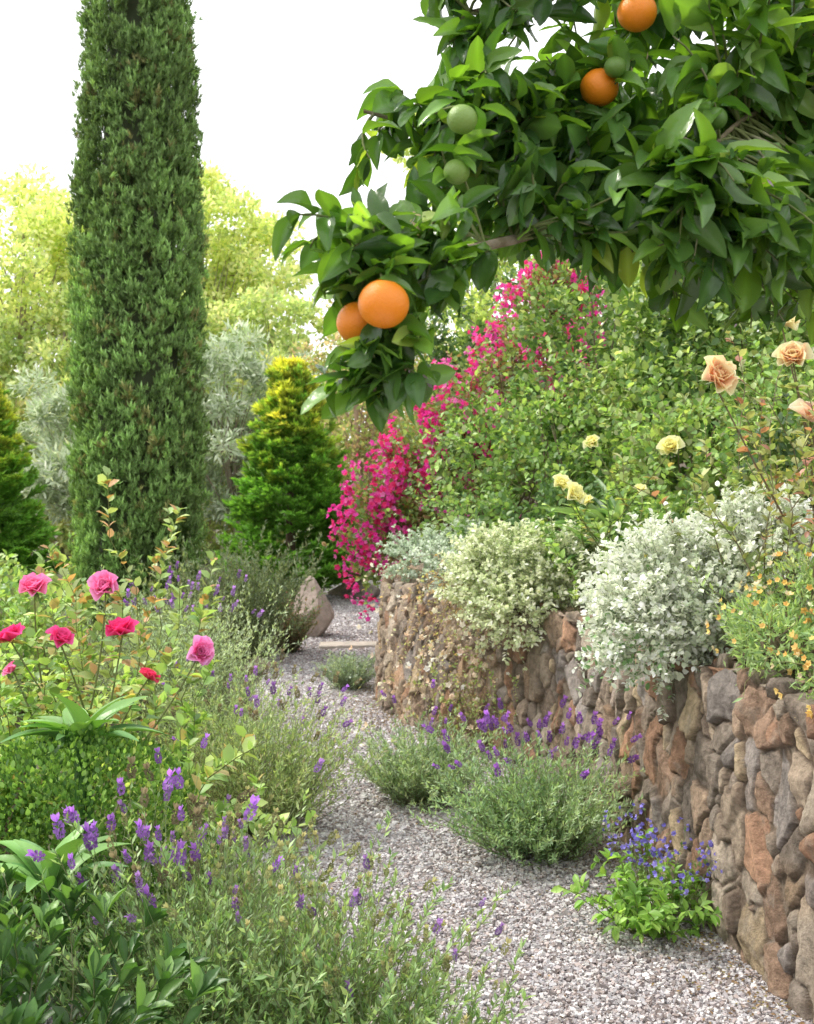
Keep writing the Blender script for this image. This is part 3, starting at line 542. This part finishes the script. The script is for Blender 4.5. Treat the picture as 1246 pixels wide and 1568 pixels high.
for (x,y,n,L) in [(-.78,2.35,40,.58),(-.54,2.25,26,.42),(-.98,2.6,30,.62),(-.38,2.1,12,.3)]:
    b,d=radial(n,x,y,.02,.18,.5);LL=L*rng.uniform(.7,1.1,n)
    tip,tan=stems(o,b,d,LL,.05,.004,(.12,.15,.06),MIDN,.07,20,[(.025,.07,.015),(.04,.10,.022),(.07,.15,.03)],0,.3,.75,8,1,.06,.35)
    for i in range(8):
        pr=nrm(np.cross(tan,rng.normal(size=tan.shape)));o.inst(MIDN,tip,frames(tan*1.0+pr*.6,pr*-.8+A([0,0,.5])),.07*rng.uniform(.8,1.25,n),pick([(.06,.14,.03),(.045,.11,.025),(.12,.23,.05)],n),0)
o.done()
def sprays():
    o=Obj('climbing_rose_sprays',[LEAF,PETAL]);n=70
    s=rng.uniform(.3,1,n);b=np.stack([.18+.42*s,7.35-.62*s,np.full(n,.98)],1)+rng.normal(size=(n,3))*A([.06,.04,.05])
    d=nrm(A([-.55,-.65,.35])+rng.normal(size=(n,3))*.4)
    t1,_=stems(o,b,d,rng.uniform(.3,.75,n),rng.uniform(.7,1.3,n),.0026,(.34,.24,.17),OVAL,.022,18,[(.28,.34,.14),(.4,.42,.2),(.45,.32,.2),(.34,.24,.15)],0,.2,.9,10,0,.14)
    b2=np.stack([rng.uniform(.12,.6,50),np.zeros(50),rng.uniform(0,.1,50)],1);b2[:,1]=7.35-(b2[:,0]-.1)*1.35-.15
    t2,_=stems(o,b2,nrm(A([0,-.1,1.])+rng.normal(size=(50,3))*.25),rng.uniform(.35,.75,50),.1,.0028,(.34,.24,.17),OVAL,.026,20,[(.22,.34,.12),(.32,.40,.15),(.4,.33,.2)],0,.2,.9,10,0,.14)
    p=np.concatenate([t1,t2,t1+rng.normal(size=t1.shape)*.06]);k=p[:,2]>.1;p=p[k];m=len(p);f=nrm(rng.normal(size=(m,3))+A([-.3,-.6,.4]))
    o.inst(SMALL,p,discR(f),rng.uniform(.035,.06,m),pick([(.7,.6,.47),(.72,.67,.56),(.62,.48,.34)],m),1);o.done()
sprays()
o=shrub('yellow_flower_shrub',[((1.3,4.05,1.04),(.2,.22,.13)),((1.5,4.3,1.16),(.2,.22,.16)),((1.4,3.6,1.0),(.16,.2,.09))],NARR,.034,[(.2,.32,.13),(.3,.42,.17),(.42,.48,.2)],32000,base=.9,stemn=30,rnd=.9,lump=.35,gap=-.4,gs=14,shoots=60);o.mats.append(PETAL)
n=170;d=nrm(rng.normal(size=(n,3))+A([-.3,-.3,.4]));cc=A([(1.3,4.05,1.06),(1.5,4.3,1.18),(1.4,3.6,1.0)])[rng.integers(0,3,n)];p=cc+d*A([.24,.26,.19])
o.inst(SMALL,p,discR(d),rng.uniform(.026,.042,n),pick([(.72,.5,.16),(.72,.62,.4),(.68,.42,.1)],n),2);o.done()
o=Obj('blue_flower_plant',[LEAF,PETAL]);b,d=radial(60,.88,4.12,0,.08,1.3)
stems(o,b,d,rng.uniform(.16,.36,60),.15,.003,(.2,.24,.09),MID,.05,12,[(.12,.25,.04),(.18,.35,.05),(.28,.45,.09)],0,.3,.9,7,0,.1)
b,d=radial(34,.92,4.2,.05,.1,.8);t,_=stems(o,b,d,rng.uniform(.2,.34,34),.05,.002,(.2,.24,.09),DIA,.02,10,[(.15,.25,.08)],0,.3,.9,7,0,.1)
p=np.repeat(t,6,0)+rng.normal(size=(len(t)*6,3))*.022;m=len(p);f=nrm(rng.normal(size=(m,3))+A([-.2,-.6,.5]))
o.inst(SMALL,p,discR(f),rng.uniform(.018,.032,m),pick([(.22,.19,.6),(.3,.26,.68),(.17,.15,.48)],m),1);o.done()

# ---------------- orange tree
def orange():
    o=Obj('orange_tree',[GLOSS,BARK,FRUIT,PETAL]);bc=(.2,.17,.11)
    limbs=[[(2.35,3.2,.8),(2.3,3.15,1.5),(2.1,3.1,2.1),(1.6,3.1,2.5),(1.0,2.9,2.5),(.6,2.5,2.3),(.3,2.15,2.09),(.1,1.92,1.99),(-.06,1.78,1.95)],
           [(2.25,3.1,1.9),(1.9,2.9,2.4),(1.3,2.7,2.7),(.8,2.5,2.72),(.4,2.3,2.6),(.12,2.2,2.5)],
           [(2.2,3.1,2.0),(1.7,3.2,2.5),(1.1,3.1,2.6),(.6,2.9,2.5)],
           [(1.3,3.0,2.55),(.9,2.5,2.45),(.65,2.2,2.3),(.5,2.05,2.15)],
           [(.55,2.45,2.27),(.3,2.25,2.28),(.1,2.15,2.25),(-.08,2.1,2.28)],
           [(.1,1.92,1.99),(.0,1.8,1.9),(-.04,1.76,1.8),(-.05,1.74,1.74)],
           [(1.6,3.1,2.5),(1.2,2.5,2.6),(.95,2.1,2.6)],
           [(2.15,3.1,2.05),(1.7,2.8,2.2),(1.2,2.5,2.2)]]
    LP=[]
    for i,l in enumerate(limbs):
        c=curve(l,28);r0=[.06,.035,.035,.014,.010,.006,.014,.02][i];q=np.linspace(0,1,28);tubes(o,c[None],(r0*np.exp(-q*2.8)+.003)[None],bc,7,1);LP.append(c)
    LPc=np.concatenate([c[8:] if i<3 else c for i,c in enumerate(LP)])
    regs=[((.92,2.65,2.42),(.64,.5,.4),340),((.62,2.3,2.4),(.32,.3,.3),110),((.3,2.2,2.2),(.2,.2,.17),80),((.1,2.1,2.2),(.19,.16,.15),62),((.24,2.2,2.46),(.19,.16,.14),34),((-.01,1.8,1.96),(.16,.12,.09),40),((-.035,1.76,1.79),(.09,.07,.075),18),((1.3,2.5,2.3),(.4,.35,.4),90),((.5,2.0,2.06),(.22,.16,.11),70),((.85,2.3,2.06),(.34,.25,.15),95)]
    E=[]
    for c,r,m in regs:
        d=nrm(rng.normal(size=(m,3)));E.append(A(c)+d*A(r)*(rng.uniform(0,1,m)**.5*rng.choice([1,1,1,1.2],m))[:,None])
    E=np.concatenate(E);D=((E[:,None]-LPc[None])**2).sum(2);S=LPc[D.argmin(1)];n=len(E)
    t=np.linspace(0,1,7)[None,:,None];mid=(S+E)/2+rng.normal(size=(n,3))*.03+A([0,0,.03]);P=S[:,None]*(1-t)**2+2*mid[:,None]*t*(1-t)+E[:,None]*t*t
    tubes(o,P,np.linspace(.0036,.0015,7)[None],(.15,.18,.07),5,1)
    tan=nrm(E-mid)
    per=8;si=np.repeat(np.arange(n),per);m=len(si);q=rng.uniform(.4,1,m)*6;i=np.minimum(q.astype(int),5);fr=(q-i)[:,None]
    pos=P[si,i]*(1-fr)+P[si,i+1]*fr;perp=nrm(np.cross(tan[si],rng.normal(size=(m,3))))
    f=nrm(tan[si]*.55+perp*.95+A([-.18,-.12,-.1])+rng.normal(size=(m,3))*.35);h=A([-.1,-.25,1.])+rng.normal(size=(m,3))*.65
    col=pick([(.035,.09,.02),(.06,.135,.026),(.10,.20,.035),(.19,.32,.065)],m,pos,.35)
    k=rng.uniform(0,1,m)<.025;col[k]=A([.3,.4,.09])
    sz=rng.uniform(.04,.1,m)*np.where(pos[:,1]<2.0,.92,1.03)*np.where((pos[:,0]>.35)&(pos[:,1]<2.3),1.22,1);ti=rng.integers(0,4,m)
    for k in range(4):
        u=ti==k;o.inst(CITS[k],pos[u],frames(f[u],h[u]),sz[u],col[u],0)
    a=np.linspace(0,math.pi,25);b=np.arange(36)/36*6.2832;V=[];F=[]
    for x in a:
        rr=1-.12*math.exp(-(x/.22)**2)
        for y in b: V.append((math.sin(x)*math.cos(y)*rr*(1+.008*math.sin(3*y)),math.sin(x)*math.sin(y)*rr,math.cos(x)*rr*.95))
    for j in range(24):
        for k in range(36): F.append((j*36+k,j*36+(k+1)%36,(j+1)*36+(k+1)%36,(j+1)*36+k))
    sp=(A(V),A(F));OR=(.8,.24,.012);GN=(.2,.32,.07)
    fr=[((-.034,1.68,1.862),.0375,OR),((-.073,1.76,1.845),.035,OR),((.36,2.15,2.34),.036,OR),((.42,2.1,2.46),.036,OR),((.09,1.88,2.195),.025,GN),((.083,1.92,2.12),.022,GN),((.55,2.05,2.25),.021,(.1,.2,.04)),((.38,2.1,2.36),.02,(.12,.22,.04)),((1.1,2.35,2.4),.038,OR)]
    for p,r,c in fr:
        R=frames(A([[rng.normal()*.2,1,.1]]),A([[.1,0,1.]]));o.inst(sp,A([p]),R,r,A([c]),2)
        p=A(p,);j=((LPc-p-A([0,0,.05]))**2).sum(1).argmin();q=LPc[j];t=np.linspace(0,1,6)[:,None];mid=(p+q)/2+A([0,0,.03]);st=p+A([0,0,r*.85])
        tubes(o,(st*(1-t)**2+2*mid*t*(1-t)+q*t*t)[None],.0022,(.16,.2,.07),5,1)
        o.inst(DIA,np.tile(st,(5,1)),frames(nrm(np.cross(rng.normal(size=(5,3)),A([0,0,1.]))),np.tile(A([0,0,1.]),(5,1))),.012,A([.16,.25,.07]),0)
        m=7;o.inst(CITS[0],np.tile(st+A([0,0,.012]),(m,1))+rng.normal(size=(m,3))*.008,frames(rng.normal(size=(m,3))*A([1,.7,.35])+A([0,.3,.15]),A([0,0,1.])+rng.normal(size=(m,3))*.4),rng.uniform(.05,.08,m),pick([(.06,.15,.028),(.11,.22,.04)],m),0)
    k=rng.integers(0,n,50);p=np.repeat(E[k],5,0)+rng.normal(size=(250,3))*.012
    o.inst(NARR,p,frames(rng.normal(size=(250,3)),nrm(rng.normal(size=(250,3)))),rng.uniform(.012,.022,250),pick([(.5,.36,.25),(.4,.3,.4),(.6,.4,.2)],250),3)
    o.done()
orange()

# ---------------- light, sky, camera
el=math.radians(50);az=math.radians(-66)
w=bpy.data.worlds.new('World');scene.world=w;w.use_nodes=True;nt=w.node_tree;bg=nt.nodes['Background']
sky=nt.nodes.new('ShaderNodeTexSky');sky.sky_type='NISHITA';sky.sun_disc=False;sky.sun_elevation=el;sky.sun_rotation=az;sky.dust_density=4;sky.air_density=1
mx=nt.nodes.new('ShaderNodeMix');mx.data_type='RGBA';mx.inputs[0].default_value=.85;mx.inputs[7].default_value=(13.2,13.2,13.2,1)
nt.links.new(sky.outputs[0],mx.inputs[6]);nt.links.new(mx.outputs[2],bg.inputs[0]);bg.inputs[1].default_value=.15
sl=bpy.data.lights.new('sun','SUN');sl.energy=4.0;sl.angle=math.radians(8);sl.color=(1,.95,.86)
so=bpy.data.objects.new('sun',sl);scene.collection.objects.link(so)
from mathutils import Vector
dirv=Vector((math.sin(az)*math.cos(el),math.cos(az)*math.cos(el),math.sin(el)))
so.rotation_euler=dirv.to_track_quat('Z','Y').to_euler();so.location=(-8,8,12)
cam=bpy.data.cameras.new('camera');co=bpy.data.objects.new('camera',cam);scene.collection.objects.link(co);scene.camera=co
co.location=(0,0,1.6);co.rotation_euler=(math.radians(90),0,0)
cam.sensor_fit='VERTICAL';cam.sensor_height=32;cam.lens=35.94;cam.shift_y=-44/1568;cam.clip_start=.05;cam.clip_end=1500
cam.dof.use_dof=True;cam.dof.focus_distance=3.2;cam.dof.aperture_fstop=8
scene.view_settings.view_transform='Standard';scene.view_settings.look='None';scene.view_settings.exposure=0
